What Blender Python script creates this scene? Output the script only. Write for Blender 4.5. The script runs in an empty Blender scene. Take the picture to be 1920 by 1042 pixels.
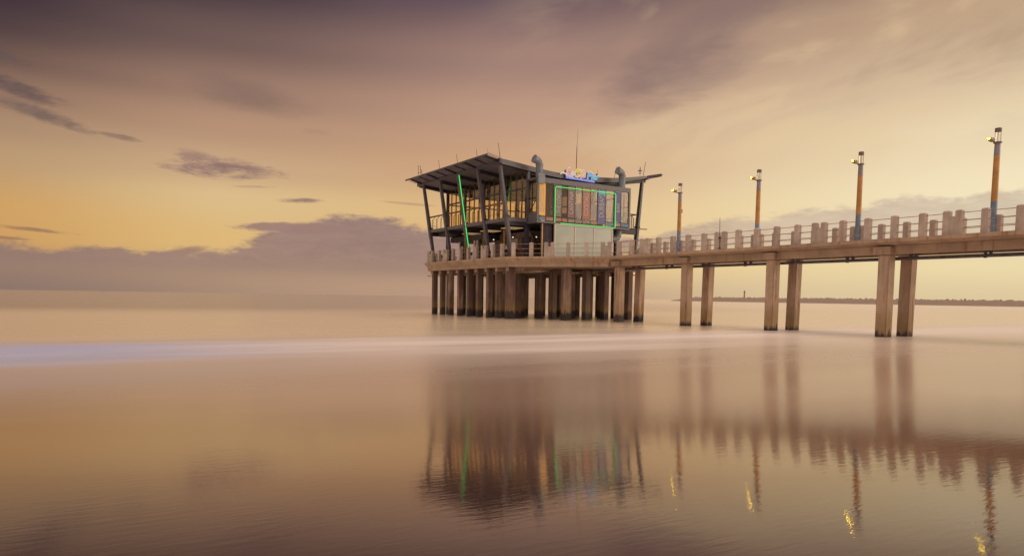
import bpy, bmesh, math, random
from mathutils import Vector, Matrix, noise
random.seed(7)
R = math.radians
scene = bpy.context.scene
COL = scene.collection

# ------------------------------------------------------------------ node helper
class N:
    """wraps a float socket so node maths reads like python"""
    nt = None
    def __init__(s, sock): s.s = sock
    @staticmethod
    def m(op, *a, clamp=False):
        n = N.nt.nodes.new('ShaderNodeMath'); n.operation = op; n.use_clamp = clamp
        for i, v in enumerate(a):
            if isinstance(v, N): N.nt.links.new(v.s, n.inputs[i])
            else: n.inputs[i].default_value = v
        return N(n.outputs[0])
    def __add__(s, o): return N.m('ADD', s, o)
    __radd__ = __add__
    def __sub__(s, o): return N.m('SUBTRACT', s, o)
    def __rsub__(s, o): return N.m('SUBTRACT', o, s)
    def __mul__(s, o): return N.m('MULTIPLY', s, o)
    __rmul__ = __mul__
    def __truediv__(s, o): return N.m('DIVIDE', s, o)
    def clamp(s): return N.m('ADD', s, 0.0, clamp=True)
    def pw(s, e): return N.m('POWER', s, e)

def smooth(x, a, b):
    n = N.nt.nodes.new('ShaderNodeMapRange'); n.interpolation_type = 'SMOOTHSTEP'
    N.nt.links.new(x.s, n.inputs['Value'])
    n.inputs['From Min'].default_value = a; n.inputs['From Max'].default_value = b
    n.inputs['To Min'].default_value = 0; n.inputs['To Max'].default_value = 1
    return N(n.outputs['Result'])

def combine(x, y, z):
    n = N.nt.nodes.new('ShaderNodeCombineXYZ')
    for i, v in enumerate((x, y, z)):
        if isinstance(v, N): N.nt.links.new(v.s, n.inputs[i])
        else: n.inputs[i].default_value = v
    return n.outputs[0]

def noise_tex(vec, scale=1.0, detail=4, rough=0.55, dist=0.0):
    n = N.nt.nodes.new('ShaderNodeTexNoise')
    N.nt.links.new(vec, n.inputs['Vector'])
    n.inputs['Scale'].default_value = scale; n.inputs['Detail'].default_value = detail
    n.inputs['Roughness'].default_value = rough; n.inputs['Distortion'].default_value = dist
    return N(n.outputs['Fac'])

def mixc(f, a, b):
    n = N.nt.nodes.new('ShaderNodeMix'); n.data_type = 'RGBA'; n.blend_type = 'MIX'
    n.clamp_factor = True
    if isinstance(f, N): N.nt.links.new(f.s, n.inputs[0])
    else: n.inputs[0].default_value = f
    for i, v in ((6, a), (7, b)):
        if isinstance(v, (tuple, list)): n.inputs[i].default_value = tuple(v[:3]) + (1,)
        else: N.nt.links.new(v, n.inputs[i])
    return n.outputs[2]

def lin(r, g, b):
    f = lambda c: (c/255/12.92) if c/255 <= .04045 else ((c/255+.055)/1.055)**2.4
    return (f(r), f(g), f(b))

def ramp(x, stops):
    n = N.nt.nodes.new('ShaderNodeValToRGB'); cr = n.color_ramp; cr.interpolation = 'EASE'
    while len(cr.elements) < len(stops): cr.elements.new(0.5)
    for e, (p, c) in zip(cr.elements, stops):
        e.position = p; e.color = tuple(c) + (1,)
    N.nt.links.new(x.s, n.inputs[0])
    return n.outputs[0]

# ------------------------------------------------------------------ camera
CAMP = Vector((-40.098, -19.778, 2.0)); YAW, PITCH, ROLL = 0.563045, 0.066762, 0.014979
F, SY = 1332.08, 125.27
fw = Vector((math.sin(YAW)*math.cos(PITCH), math.cos(YAW)*math.cos(PITCH), -math.sin(PITCH)))
r0 = Vector((math.cos(YAW), -math.sin(YAW), 0)); u0 = r0.cross(fw)
rt = r0*math.cos(ROLL) + u0*math.sin(ROLL); up = -r0*math.sin(ROLL) + u0*math.cos(ROLL)
cam_d = bpy.data.cameras.new('camera'); cam = bpy.data.objects.new('camera', cam_d); COL.objects.link(cam)
m = Matrix((rt, up, -fw)).transposed().to_4x4(); m.translation = CAMP
cam.matrix_world = m
cam_d.sensor_width = 36; cam_d.lens = F/1920*36; cam_d.shift_y = SY/1920
cam_d.clip_start = 0.1; cam_d.clip_end = 60000
scene.camera = cam

# ------------------------------------------------------------------ world (direction based sky)
SUN_AZ, SUN_EL = R(104), R(9)      # azimuth from +Y towards +X
def build_world():
    w = bpy.data.worlds.new('World'); scene.world = w; w.use_nodes = True
    nt = w.node_tree; nt.nodes.clear(); N.nt = nt
    tc = nt.nodes.new('ShaderNodeTexCoord')
    sep = nt.nodes.new('ShaderNodeSeparateXYZ'); nt.links.new(tc.outputs['Generated'], sep.inputs[0])
    X, Y, Z = (N(sep.outputs[i]) for i in range(3))
    c, s_ = math.cos(YAW), math.sin(YAW)
    rx = X*c - Y*s_; fy = X*s_ + Y*c
    az = N.m('ARCTAN2', rx, fy) * (180/math.pi)          # degrees, + to the right of the view axis
    zc = N.m('MAXIMUM', N.m('MINIMUM', Z, 1.0), -1.0)
    el = N.m('ARCSINE', zc) * (180/math.pi)
    t = (el / 60.0).clamp()
    # clear-sky colour by elevation, for three azimuths
    def st(l): return [(e/60.0, lin(*col)) for e, col in l]
    left = ramp(t, st([(0,(141,119,108)),(3.6,(203,158,104)),(5.2,(204,160,106)),(8.5,(184,152,118)),(10.5,(168,138,112)),(12.8,(142,113,96)),(14.6,(108,85,77)),(16.6,(76,60,62)),(18.5,(58,45,54)),(40,(50,40,48)),(60,(48,38,48))]))
    lm = ramp(t, st([(0,(190,158,126)),(4.0,(219,184,128)),(7.0,(217,188,142)),(9.0,(200,168,134)),(12,(180,145,120)),(14.5,(154,123,107)),(17.8,(112,90,85)),(21.2,(78,63,68)),(40,(58,44,52)),(60,(50,40,50))]))
    mid = ramp(t, st([(0,(206,172,140)),(3,(225,189,134)),(6,(220,182,130)),(10,(202,161,126)),(14,(190,153,131)),(18,(163,131,120)),(22.5,(110,88,94)),(40,(74,56,66)),(60,(64,50,62))]))
    right = ramp(t, st([(0,(218,200,160)),(3,(232,212,162)),(7,(238,222,184)),(11,(225,202,164)),(15,(206,178,146)),(19,(188,158,130)),(23,(156,130,110)),(40,(104,82,78)),(60,(84,66,72))]))
    rear = ramp(t, st([(0,(196,172,160)),(6,(212,190,178)),(15,(212,194,184)),(30,(176,162,156)),(60,(116,100,104))]))
    col = mixc(smooth(az, -38, -21), left, lm)
    col = mixc(smooth(az, -24, 4), col, mid)
    col = mixc(smooth(az, 0, 36), col, right)
    side = N.m('ABSOLUTE', az)
    col = mixc(smooth(side, 70, 125), col, rear)
    # bright glow right of the frame, over the cloud bank
    ga = (az - 42)/26; ge = (el - 8.5)/7
    glow = N.m('EXPONENT', (ga*ga + ge*ge) * -1.0)
    col = mixc(glow*0.45, col, lin(248,236,206))
    ga = (az - 17)/14; ge = (el - 5.0)/4
    glow = N.m('EXPONENT', (ga*ga + ge*ge) * -1.0)
    col = mixc(glow*0.30, col, lin(236,212,158))
    # warm yellow glow low on the left
    ga = (az + 31)/15; ge = (el - 5.2)/3.2
    glow = N.m('EXPONENT', (ga*ga + ge*ge) * -1.0)
    col = mixc(glow*0.05, col, lin(222,172,92))
    # broad soft mottling, streaks running down to the left
    v = combine(az*0.045 + el*0.05, el*0.16 - az*0.045, 3.0)
    n1 = noise_tex(v, 1.0, 5, 0.55, 0.4)
    high = smooth(el, 9, 17)
    right_m = smooth(az, -6, 16)
    dark = smooth(n1, 0.5, 0.68) * high * (right_m*0.5)
    col = mixc(dark, col, lin(140,113,104))
    lite = smooth(0.0-n1, -0.5, -0.34) * smooth(el, 7, 13) * right_m * 0.5
    col = mixc(lite, col, lin(226,200,160))
    vn = combine(az*0.13, el*0.5, 8.0)
    nd = noise_tex(vn, 1.0, 4, 0.62, 0.3) - 0.5
    vf = combine(az*0.55, el*1.9, 1.0)
    nf = noise_tex(vf, 1.0, 5, 0.68, 0.2) - 0.5
    def blob(col, a, e, sa, se, tilt, colr, amt, edge=(1.15, 0.25), rag=1.4, fine=1.0):
        da = az - a; de = el - e
        p = (da*math.cos(tilt) + de*math.sin(tilt))/sa; q = (de*math.cos(tilt) - da*math.sin(tilt))/se
        d = p*p + q*q + nd*rag + nf*fine
        mk = smooth(0.0 - d, -edge[0], -edge[1])
        return mixc(mk*amt, col, lin(*colr))
    # a dusty lilac cirrus patch, streaks at far left, dark smudges
    col = blob(col, 8.5+3.5, 16.3, 6.0, 2.2, R(14), (128,106,103), 0.55, (1.6,-0.6), 2.2, 1.0)
    col = blob(col, -20.5, 14.4, 4.4, 1.2, R(-8), (118,98,92), 0.55, (1.6,-0.6), 2.2, 1.0)
    col = blob(col, -34.8, 13.0, 3.0, 0.6, R(-17), (84,72,76), 0.72, (1.4,-0.5), 3.0, 3.4)
    col = blob(col, -33.4, 11.5, 3.6, 0.48, R(-13), (98,84,84), 0.7, (1.4,-0.4), 2.6, 3.0)
    col = blob(col, -35.8, 14.9, 2.6, 0.6, R(-16), (88,78,84), 0.75, (1.4,-0.4), 2.6, 3.0)
    col = blob(col, -28.8, 10.6, 1.6, 0.2, R(-6), (116,96,90), 0.6, (1.4,-0.3), 2.0, 2.6)
    col = blob(col, -22.0, 9.0, 3.8, 0.72, R(0), (136,108,106), 0.95, (1.35,-0.5), 2.4, 3.4)
    col = blob(col, -23.6, 9.7, 1.8, 0.5, R(-8), (146,116,110), 0.7, (1.3,-0.3), 2.4, 3.2)
    col = blob(col, -16.5, 7.1, 1.9, 0.2, R(2), (142,114,106), 0.9, (1.35,-0.4), 2.4, 3.2)
    col = blob(col, -15.4, 12.2, 1.2, 0.3, 0.0, (150,120,108), 0.35, (1.4,-0.6), 2.4, 2.6)
    col = blob(col, -20.0, 7.9, 1.5, 0.1, R(2), (160,126,108), 0.5, (1.35,-0.4), 2.2, 2.8)
    col = blob(col, -8.5, 7.2, 2.4, 0.12, R(-3), (168,136,114), 0.5, (1.3,0.2), 1.6, 1.6)
    col = blob(col, -33.8, 4.0, 2.6, 0.14, R(-4), (150,116,96), 0.85, (1.35,-0.4), 2.2, 2.8)
    col = blob(col, -36.0, 3.4, 2.0, 0.12, R(-2), (150,116,96), 0.75, (1.25,0.2), 1.2, 1.2)
    col = blob(col, -24.8, 2.95, 1.5, 0.28, R(12), (150,120,110), 0.9, (1.35,-0.3), 2.2, 2.8)
    # dark cloud sheet, upper left and top
    col = blob(col, -6.0, 24.0, 14.0, 2.4, R(4), (82,74,92), 0.55, (1.6,-0.4), 1.6, 0.2)
    col = blob(col, -27.0, 23.5, 16.0, 3.4, R(0), (54,42,50), 0.7, (1.6,-0.6), 1.6, 0.4)
    col = blob(col, 14.5, 19.5, 8.0, 1.7, R(28), (132,110,108), 0.5, (1.6,-0.3), 2.0, 0.4)
    # low cloud bank whose bumpy top follows the horizon
    vb = combine(az*0.30, el*0.55, 5.0)
    b1 = noise_tex(vb, 1.0, 7, 0.58, 0.15) - 0.5
    def bump(a, w, h):
        g = (az - a)/w
        return N.m('EXPONENT', g*g*-1.0)*h
    top = bump(-30, 22, 0.5) + bump(-13.5, 6.0, 2.4) + bump(-2, 13, 2.3) + bump(17.5, 9.0, 3.1) + bump(28.0, 6.5, 1.9) + bump(44, 15.0, 6.3) + 2.5
    top = top + b1*2.3 + nf*0.8
    bank = smooth(top - el + nf*0.7, -0.25, 0.50)
    lobe = blob  # second, thinner tongue of cloud above the bank
    under = smooth(el, 0.0, 7.0)
    lc = mixc(under, lin(162,134,118), lin(158,131,123))
    lc = mixc(smooth(az, -38, -20), lin(150,124,112), lc)
    lc = mixc(smooth(az, 2, 22), lc, lin(203,182,166))
    lc = mixc(smooth(az, 24, 38), lc, lin(208,192,168))
    lc = mixc(smooth(nf*0.8 + nd, -0.2, 0.25)*0.30*smooth(el, 0.8, 4.0), lc, lin(120,96,100))
    fade = smooth(el, -0.3, 2.2)*0.93 + 0.05
    fade_r = (1.0 - smooth(az, 3, 10) * smooth(0.0-el, -4.6, -2.6) * 0.92) * (1.0 - smooth(az, 4, 16)*0.30)
    rag = 1.0 - smooth(N.m('ABSOLUTE', top - el), 0.5, 3.0)*0.0
    col = mixc(bank*fade*fade_r*rag, col, lc)
    col = blob(col, -17.0, 5.0, 4.6, 0.42, R(1), (156,126,118), 0.95, (1.15,0.3), 1.5, 2.2)
    # pale haze that melts the sea horizon
    hz = 1.0 - smooth(el, -0.5, 2.6)
    hzc = mixc(smooth(az, -34, -8), lin(138,116,108), lin(174,143,126))
    hzc = mixc(smooth(az, 2, 24), hzc, lin(216,192,154))
    col = mixc(hz*0.75, col, hzc)
    # unseen bright overhead added as fill light, above anything the water mirrors
    col = mixc(smooth(el, 36, 60), col, lin(240,214,194))
    hs = nt.nodes.new('ShaderNodeHueSaturation'); hs.inputs['Saturation'].default_value = 1.05; hs.inputs['Value'].default_value = 1.02
    nt.links.new(col, hs.inputs['Color']); col = hs.outputs[0]
    # a little physical sky on top
    sky = nt.nodes.new('ShaderNodeTexSky'); sky.sky_type = 'NISHITA'; sky.sun_disc = False
    sky.sun_elevation = SUN_EL; sky.sun_rotation = SUN_AZ
    b1n = nt.nodes.new('ShaderNodeBackground'); nt.links.new(sky.outputs[0], b1n.inputs[0]); b1n.inputs[1].default_value = 0.0012
    b2n = nt.nodes.new('ShaderNodeBackground'); nt.links.new(col, b2n.inputs[0]); nt.links.new((1.0 + smooth(side, 70, 125)*0.45 + smooth(el, 38, 62)*1.2).s, b2n.inputs[1])  # unseen sky behind and overhead brightened as added fill
    ad = nt.nodes.new('ShaderNodeAddShader'); nt.links.new(b1n.outputs[0], ad.inputs[0]); nt.links.new(b2n.outputs[0], ad.inputs[1])
    out = nt.nodes.new('ShaderNodeOutputWorld'); nt.links.new(ad.outputs[0], out.inputs[0])
    w.cycles.sampling_method = 'MANUAL'; w.cycles.sample_map_resolution = 1024
build_world()

sl = bpy.data.lights.new('sun', 'SUN'); sl.energy = 1.1; sl.angle = R(22); sl.color = (1.0, 0.83, 0.62)
so = bpy.data.objects.new('sun', sl); COL.objects.link(so)
# low soft light from the shore side, right of the picture
d = Vector((math.sin(SUN_AZ+R(28))*math.cos(SUN_EL), math.cos(SUN_AZ+R(28))*math.cos(SUN_EL), math.sin(SUN_EL)))
so.rotation_euler = d.to_track_quat('Z', 'Y').to_euler(); so.location = (60, -60, 40)

scene.view_settings.view_transform = 'Standard'; scene.view_settings.look = 'None'
scene.view_settings.exposure = 0; scene.view_settings.gamma = 1

# ------------------------------------------------------------------ materials
MATS = {}
def mat(name):
    mm = bpy.data.materials.new(name); mm.use_nodes = True; N.nt = mm.node_tree
    bs = mm.node_tree.nodes['Principled BSDF']; MATS[name] = mm
    return mm, bs
def objpos():
    g = N.nt.nodes.new('ShaderNodeNewGeometry'); sp = N.nt.nodes.new('ShaderNodeSeparateXYZ')
    N.nt.links.new(g.outputs['Position'], sp.inputs[0])
    return g.outputs['Position'], N(sp.outputs[0]), N(sp.outputs[1]), N(sp.outputs[2])
def bumpn(h, strength, dist=0.02):
    b = N.nt.nodes.new('ShaderNodeBump'); b.inputs['Strength'].default_value = strength; b.inputs['Distance'].default_value = dist
    N.nt.links.new(h.s, b.inputs['Height']); return b.outputs[0]
def simple(name, col, rough=0.6, metal=0.0, var=0.25, emit=None, es=0):
    mm, bs = mat(name); P, x, y, z = objpos()
    n = noise_tex(P, 2.3, 6, 0.65)
    a = tuple(c*(1-var) for c in col); b = tuple(min(1, c*(1+var)) for c in col)
    N.nt.links.new(mixc(smooth(n, 0.3, 0.7), a, b), bs.inputs['Base Color'])
    bs.inputs['Roughness'].default_value = rough; bs.inputs['Metallic'].default_value = metal
    if emit: bs.inputs['Emission Color'].default_value = tuple(emit)+(1,); bs.inputs['Emission Strength'].default_value = es
    return mm

def concrete(name, base, stain, kind):
    mm, bs = mat(name); P, x, y, z = objpos()
    n1 = noise_tex(P, 0.9, 7, 0.65); n2 = noise_tex(P, 9.0, 5, 0.7)
    vs = combine(x*3.2, y*3.2, z*0.28); ns = noise_tex(vs, 1.0, 6, 0.68)
    c = mixc(smooth(n1, 0.3, 0.72), tuple(k*0.82 for k in base), tuple(min(1,k*1.16) for k in base))
    c = mixc(smooth(ns, 0.5, 0.72)*0.75, c, stain)
    c = mixc(smooth(n2, 0.56, 0.75)*0.3, c, tuple(k*0.5 for k in base))
    if kind == 'darkpile':
        c = mixc(smooth(noise_tex(combine(x*0.9, y*0.9, z*0.12+3), 1.0, 6, 0.7, 0.4), 0.34, 0.52)*0.8, c, lin(74,54,50))  # broad dark brown streaks down the pile
    if kind in ('pile', 'darkpile'):
        # rust-brown runs, pale salt, olive algae and a dark mussel band just above the water
        v2 = combine(x*1.6, y*1.6, z*0.16); r_ = noise_tex(v2, 1.0, 7, 0.72, 0.3)
        c = mixc(smooth(r_, 0.54, 0.64)*0.8, c, lin(104,70,50))
        v3 = combine(x*2.1, y*2.1, z*0.12+7); p_ = noise_tex(v3, 1.0, 5, 0.6)
        c = mixc(smooth(p_, 0.58, 0.7)*0.45, c, lin(190,180,170))
        v4 = combine(x*2.8, y*2.8, z*0.3+19); q_ = noise_tex(v4, 1.0, 7, 0.75, 0.5)
        c = mixc(smooth(q_, 0.62, 0.68)*0.75, c, lin(52,34,30))
        low = z + (noise_tex(combine(x*4, y*4, z*1.0), 1.0, 6, 0.7) - 0.5)*1.5
        c = mixc((1.0 - smooth(low, 0.7, 2.0))*0.6, c, lin(132,106,58))
        c = mixc(1.0 - smooth(low - smooth(y, 16, 34)*0.5, 0.06, 0.40), c, lin(42,34,38))
    if kind == 'cap':
        c = mixc(smooth(ns, 0.56, 0.66)*0.5, c, lin(120,74,46))
    oi = N.nt.nodes.new('ShaderNodeObjectInfo'); rnd = N(oi.outputs['Random'])
    c = mixc(rnd*0.24, c, tuple(k*0.45 for k in base))
    N.nt.links.new(c, bs.inputs['Base Color'])
    bs.inputs['Roughness'].default_value = 0.88
    h = n2*0.6 + n1
    N.nt.links.new(bumpn(h, 0.5, 0.03), bs.inputs['Normal'])
    return mm
concrete('pile_concrete', (0.42,0.29,0.20), lin(140,100,74), 'pile')
concrete('dark_pile_concrete', (0.28,0.185,0.13), lin(96,70,56), 'darkpile')  # darker base and stain colour for the platform piles
concrete('deck_concrete', (0.38,0.268,0.183), lin(150,112,84), 'cap')
concrete('post_concrete', (0.43,0.35,0.295), lin(152,124,104), 'post')
simple('steel', (0.078,0.070,0.088), 0.5, 0.0, 0.22)
simple('steel_dark', (0.022,0.019,0.030), 0.55, 0.0, 0.3)
simple('cladding', (0.105,0.10,0.112), 0.5, 0.0, 0.12)
simple('soffit', (0.10,0.085,0.10), 0.7, 0.0, 0.15)
simple('louvre', (0.105,0.088,0.11), 0.55, 0.0, 0.35)
simple('roofing', (0.20,0.19,0.20), 0.55, 0.0, 0.2)
simple('timber', (0.16,0.075,0.06), 0.6, 0.0, 0.4)
simple('duct_metal', (0.15,0.175,0.20), 0.5, 0.15, 0.25)
simple('rail_metal', (0.30,0.21,0.17), 0.6, 0.2, 0.4)
simple('rust_metal', (0.17,0.09,0.07), 0.75, 0.0, 0.5)
simple('pipe_metal', (0.095,0.075,0.085), 0.55, 0.2, 0.4)
simple('cream_frame', (0.56,0.48,0.42), 0.6, 0.0, 0.08)
simple('rod_metal', (0.13,0.085,0.07), 0.6, 0.2, 0.3)
simple('brown_panel', (0.30,0.20,0.15), 0.7, 0.0, 0.3)
simple('dark_panel', (0.05,0.042,0.055), 0.6, 0.0, 0.4)
simple('white_plastic', (0.62,0.58,0.55), 0.5, 0.0, 0.1)
simple('gold_trim', (0.62,0.38,0.10), 0.5, 0.0, 0.15)
simple('pole_blue', (0.15,0.21,0.29), 0.5, 0.0, 0.2)
simple('pole_orange', (0.42,0.20,0.05), 0.5, 0.0, 0.18)
simple('pole_grey', (0.22,0.20,0.25), 0.5, 0.0, 0.15)
simple('cap_dark', (0.15,0.11,0.10), 0.6, 0.0, 0.3)
simple('lamp_body', (0.26,0.17,0.08), 0.5, 0.0, 0.3)
simple('rock', (0.25,0.19,0.15), 0.9, 0.0, 0.55)
simple('chair_dark', (0.035,0.03,0.035), 0.6, 0.0, 0.3)
simple('red_cushion', (0.42,0.15,0.10), 0.7, 0.0, 0.3)

def emis(name, col, s, base=(0.02,0.02,0.02)):
    mm, bs = mat(name); bs.inputs['Base Color'].default_value = base+(1,)
    bs.inputs['Emission Color'].default_value = tuple(col)+(1,); bs.inputs['Emission Strength'].default_value = s
    return mm
emis('neon_green', (0.07,0.80,0.15), 1.15)
emis('bulb', (1.0,0.68,0.012), 60.0)
emis('warm_lamp', (1.0,0.60,0.24), 0.30)
emis('pendant', (1.0,0.85,0.6), 1.2)
for nm, c in (('sign_white',(1.0,0.92,0.90)),('sign_pink',(1.0,0.25,0.38)),('sign_yellow',(1.0,0.66,0.05)),('sign_blue',(0.10,0.50,0.95)),
              ('sign_teal',(0.08,0.62,0.55)),('sign_deep',(0.12,0.18,0.95)),('sign_lilac',(0.75,0.55,1.0)),('sign_orange',(1.0,0.35,0.10))):
    emis(nm, c, 0.62)

def glass(name, tint, refl=0.10, veil=None, va=0.0):
    mm = bpy.data.materials.new(name); mm.use_nodes = True; nt = mm.node_tree; nt.nodes.clear(); N.nt = nt
    tr = nt.nodes.new('ShaderNodeBsdfTransparent'); tr.inputs[0].default_value = tint+(1,)
    gl = nt.nodes.new('ShaderNodeBsdfGlossy'); gl.inputs['Roughness'].default_value = 0.03; gl.inputs[0].default_value = (0.9,0.9,0.9,1)
    fr = nt.nodes.new('ShaderNodeLayerWeight'); fr.inputs[0].default_value = 0.2
    f = N(fr.outputs['Fresnel'])*0.3 + refl*0.3
    mx = nt.nodes.new('ShaderNodeMixShader'); nt.links.new(f.clamp().s, mx.inputs[0])
    nt.links.new(tr.outputs[0], mx.inputs[1]); nt.links.new(gl.outputs[0], mx.inputs[2])
    last = mx
    if veil:
        df = nt.nodes.new('ShaderNodeBsdfDiffuse'); df.inputs[0].default_value = veil+(1,)
        m2 = nt.nodes.new('ShaderNodeMixShader'); m2.inputs[0].default_value = va
        nt.links.new(mx.outputs[0], m2.inputs[1]); nt.links.new(df.outputs[0], m2.inputs[2]); last = m2
    out = nt.nodes.new('ShaderNodeOutputMaterial'); nt.links.new(last.outputs[0], out.inputs[0])
    MATS[name] = mm
glass('clear_glass', (1.0,0.94,0.82), 0.02)
glass('box_glass', (0.86,0.80,0.76), 0.08, (0.17,0.125,0.09), 0.36)
glass('lamp_glass', (0.97,0.95,0.93), 0.0)

def frosted():
    mm, bs = mat('frosted'); P, x, y, z = objpos()
    n = noise_tex(combine(x*0.35, y, z*0.5), 1.0, 4, 0.5)
    N.nt.links.new(mixc(smooth(n, 0.3, 0.7), (0.25,0.285,0.25), (0.33,0.36,0.30)), bs.inputs['Base Color'])
    bs.inputs['Roughness'].default_value = 0.35
frosted()

def banner(name, cols, sc=3.0, seed=0.0):
    cols = [tuple(k*(0.85 if 'yellow' in name else 0.54) for k in c_) for c_ in cols]
    """printed poster: blotchy graphic in a few inks"""
    mm, bs = mat(name); P, x, y, z = objpos()
    a = noise_tex(combine(x*1.6+seed, y*0.0, z*0.9+seed), sc, 4, 0.6, 1.0)
    b = noise_tex(combine(x*3.0+seed*2, y*0.0, z*2.0-seed), sc, 3, 0.7, 0.5)
    c = mixc(smooth(a, 0.44, 0.54), cols[0], cols[1])
    c = mixc(smooth(b, 0.56, 0.62), c, cols[2])
    if len(cols) > 3: c = mixc(smooth(a+b*0.5, 0.86, 0.92), c, cols[3])
    N.nt.links.new(c, bs.inputs['Base Color']); bs.inputs['Roughness'].default_value = 0.5
banner('banner_yellow', [(0.80,0.46,0.05),(0.84,0.50,0.08),(0.78,0.42,0.14)], 1.2, 1)
banner('banner_grey', [(0.25,0.20,0.20),(0.30,0.28,0.27),(0.42,0.18,0.10),(0.10,0.09,0.18)], 2.0, 3)
banner('banner_maroon', [(0.24,0.15,0.17),(0.34,0.17,0.15),(0.42,0.30,0.22),(0.14,0.08,0.14)], 2.2, 7)
banner('banner_red', [(0.55,0.20,0.16),(0.66,0.22,0.10),(0.44,0.25,0.25),(0.58,0.12,0.10)], 1.6, 11)
banner('banner_blue', [(0.14,0.14,0.42),(0.17,0.16,0.48),(0.20,0.26,0.50),(0.12,0.10,0.34)], 1.6, 13)
banner('banner_violet', [(0.17,0.09,0.35),(0.10,0.12,0.48),(0.26,0.10,0.28)], 1.3, 17)
banner('strip_warm', [(0.55,0.16,0.10),(0.60,0.30,0.16),(0.62,0.44,0.32),(0.10,0.20,0.36)], 4.0, 21)
banner('strip_mixed', [(0.15,0.11,0.18),(0.62,0.38,0.20),(0.70,0.60,0.48),(0.08,0.24,0.38)], 4.0, 27)
banner('strip_blue', [(0.07,0.20,0.50),(0.08,0.36,0.58),(0.60,0.50,0.12),(0.45,0.10,0.20)], 3.2, 31)
simple('ink_pale', (0.42,0.38,0.38), 0.6, 0, 0.1)
simple('ink_yellow', (0.42,0.40,0.20), 0.6, 0, 0.1)
simple('ink_blue', (0.20,0.36,0.58), 0.6, 0, 0.1)

# ------------------------------------------------------------------ mesh builder
class MB:
    def __init__(s): s.v = []; s.f = []
    def quadbox(s, pts):
        """8 points: bottom ring 0-3, top ring 4-7"""
        b = len(s.v); s.v += [Vector(p) for p in pts]
        for q in ((3,2,1,0),(4,5,6,7),(0,1,5,4),(1,2,6,5),(2,3,7,6),(3,0,4,7)): s.f.append([b+i for i in q])
        return s
    def box(s, x0, x1, y0, y1, z0, z1):
        return s.quadbox([(x0,y0,z0),(x1,y0,z0),(x1,y1,z0),(x0,y1,z0),(x0,y0,z1),(x1,y0,z1),(x1,y1,z1),(x0,y1,z1)])
    def beam(s, p0, p1, w, h, upv=(0,0,1), w1=None, h1=None):
        p0, p1 = Vector(p0), Vector(p1); d = (p1-p0).normalized(); u = Vector(upv)
        if abs(d.dot(u)) > 0.98: u = Vector((0,1,0))
        r = d.cross(u).normalized(); u = r.cross(d)
        w1 = w if w1 is None else w1; h1 = h if h1 is None else h1
        a = [p0 + r*(sx*w/2) + u*(sy*h/2) for sx, sy in ((-1,-1),(1,-1),(1,1),(-1,1))]
        b = [p1 + r*(sx*w1/2) + u*(sy*h1/2) for sx, sy in ((-1,-1),(1,-1),(1,1),(-1,1))]
        return s.quadbox(a + b)
    def tube(s, pts, rad, seg=8):
        pts = [Vector(p) for p in pts]; b = len(s.v); n = len(pts)
        rads = rad if isinstance(rad, (list, tuple)) else [rad]*n
        for i, p in enumerate(pts):
            d = (pts[min(i+1,n-1)] - pts[max(i-1,0)]).normalized()
            u = Vector((0,0,1)) if abs(d.z) < 0.9 else Vector((0,1,0))
            r = d.cross(u).normalized(); u = r.cross(d)
            for k in range(seg):
                a = 2*math.pi*k/seg; s.v.append(p + (r*math.cos(a) + u*math.sin(a))*rads[i])
        for i in range(n-1):
            for k in range(seg):
                k2 = (k+1) % seg; s.f.append([b+i*seg+k, b+i*seg+k2, b+(i+1)*seg+k2, b+(i+1)*seg+k])
        s.f.append([b+k for k in range(seg)][::-1]); s.f.append([b+(n-1)*seg+k for k in range(seg)])
        return s
    def prism(s, poly, z0, z1, inset=None):
        """poly ccw xy; optional separate poly for the top"""
        n = len(poly); b = len(s.v); tp = inset or poly
        s.v += [Vector((p[0],p[1],z0)) for p in poly] + [Vector((p[0],p[1],z1)) for p in tp]
        s.f.append([b+i for i in range(n)][::-1]); s.f.append([b+n+i for i in range(n)])
        for i in range(n): s.f.append([b+i, b+(i+1)%n, b+n+(i+1)%n, b+n+i])
        return s
    def extrude_y(s, prof, y0, y1):
        """closed xz profile pushed along y"""
        n = len(prof); b = len(s.v)
        s.v += [Vector((p[0],y0,p[1])) for p in prof] + [Vector((p[0],y1,p[1])) for p in prof]
        s.f.append([b+i for i in range(n)]); s.f.append([b+n+i for i in range(n)][::-1])
        for i in range(n): s.f.append([b+i, b+n+i, b+n+(i+1)%n, b+(i+1)%n])
        return s
    def build(s, name, material, parent=None, origin=None, bevel=0.0):
        me = bpy.data.meshes.new(name)
        o_ = Vector(origin) if origin is not None else (root_loc(parent) if parent else Vector((0,0,0)))
        me.from_pydata([v - o_ for v in s.v], [], s.f); me.validate()
        bm = bmesh.new(); bm.from_mesh(me); bmesh.ops.recalc_face_normals(bm, faces=bm.faces)
        if bevel: bmesh.ops.bevel(bm, geom=[e for e in bm.edges if e.calc_face_angle(0) > 0.6], offset=bevel, segments=2, affect='EDGES', clamp_overlap=True)
        bm.to_mesh(me); bm.free()
        ob = bpy.data.objects.new(name, me); COL.objects.link(ob)
        me.materials.append(MATS[material] if isinstance(material, str) else material)
        if parent: ob.parent = parent
        else: ob.location = o_
        return ob
def root_loc(o):
    l = Vector((0,0,0))
    while o: l += o.location; o = o.parent
    return l
def tag(o, label=None, cat=None, group=None, kind=None):
    if label: o['label'] = label
    if cat: o['category'] = cat
    if group: o['group'] = group
    if kind: o['kind'] = kind
    return o
def empty(name, loc, label, cat, group=None):
    o = bpy.data.objects.new(name, None); COL.objects.link(o); o.location = loc; o.empty_display_size = 0.3
    return tag(o, label, cat, group)
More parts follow.
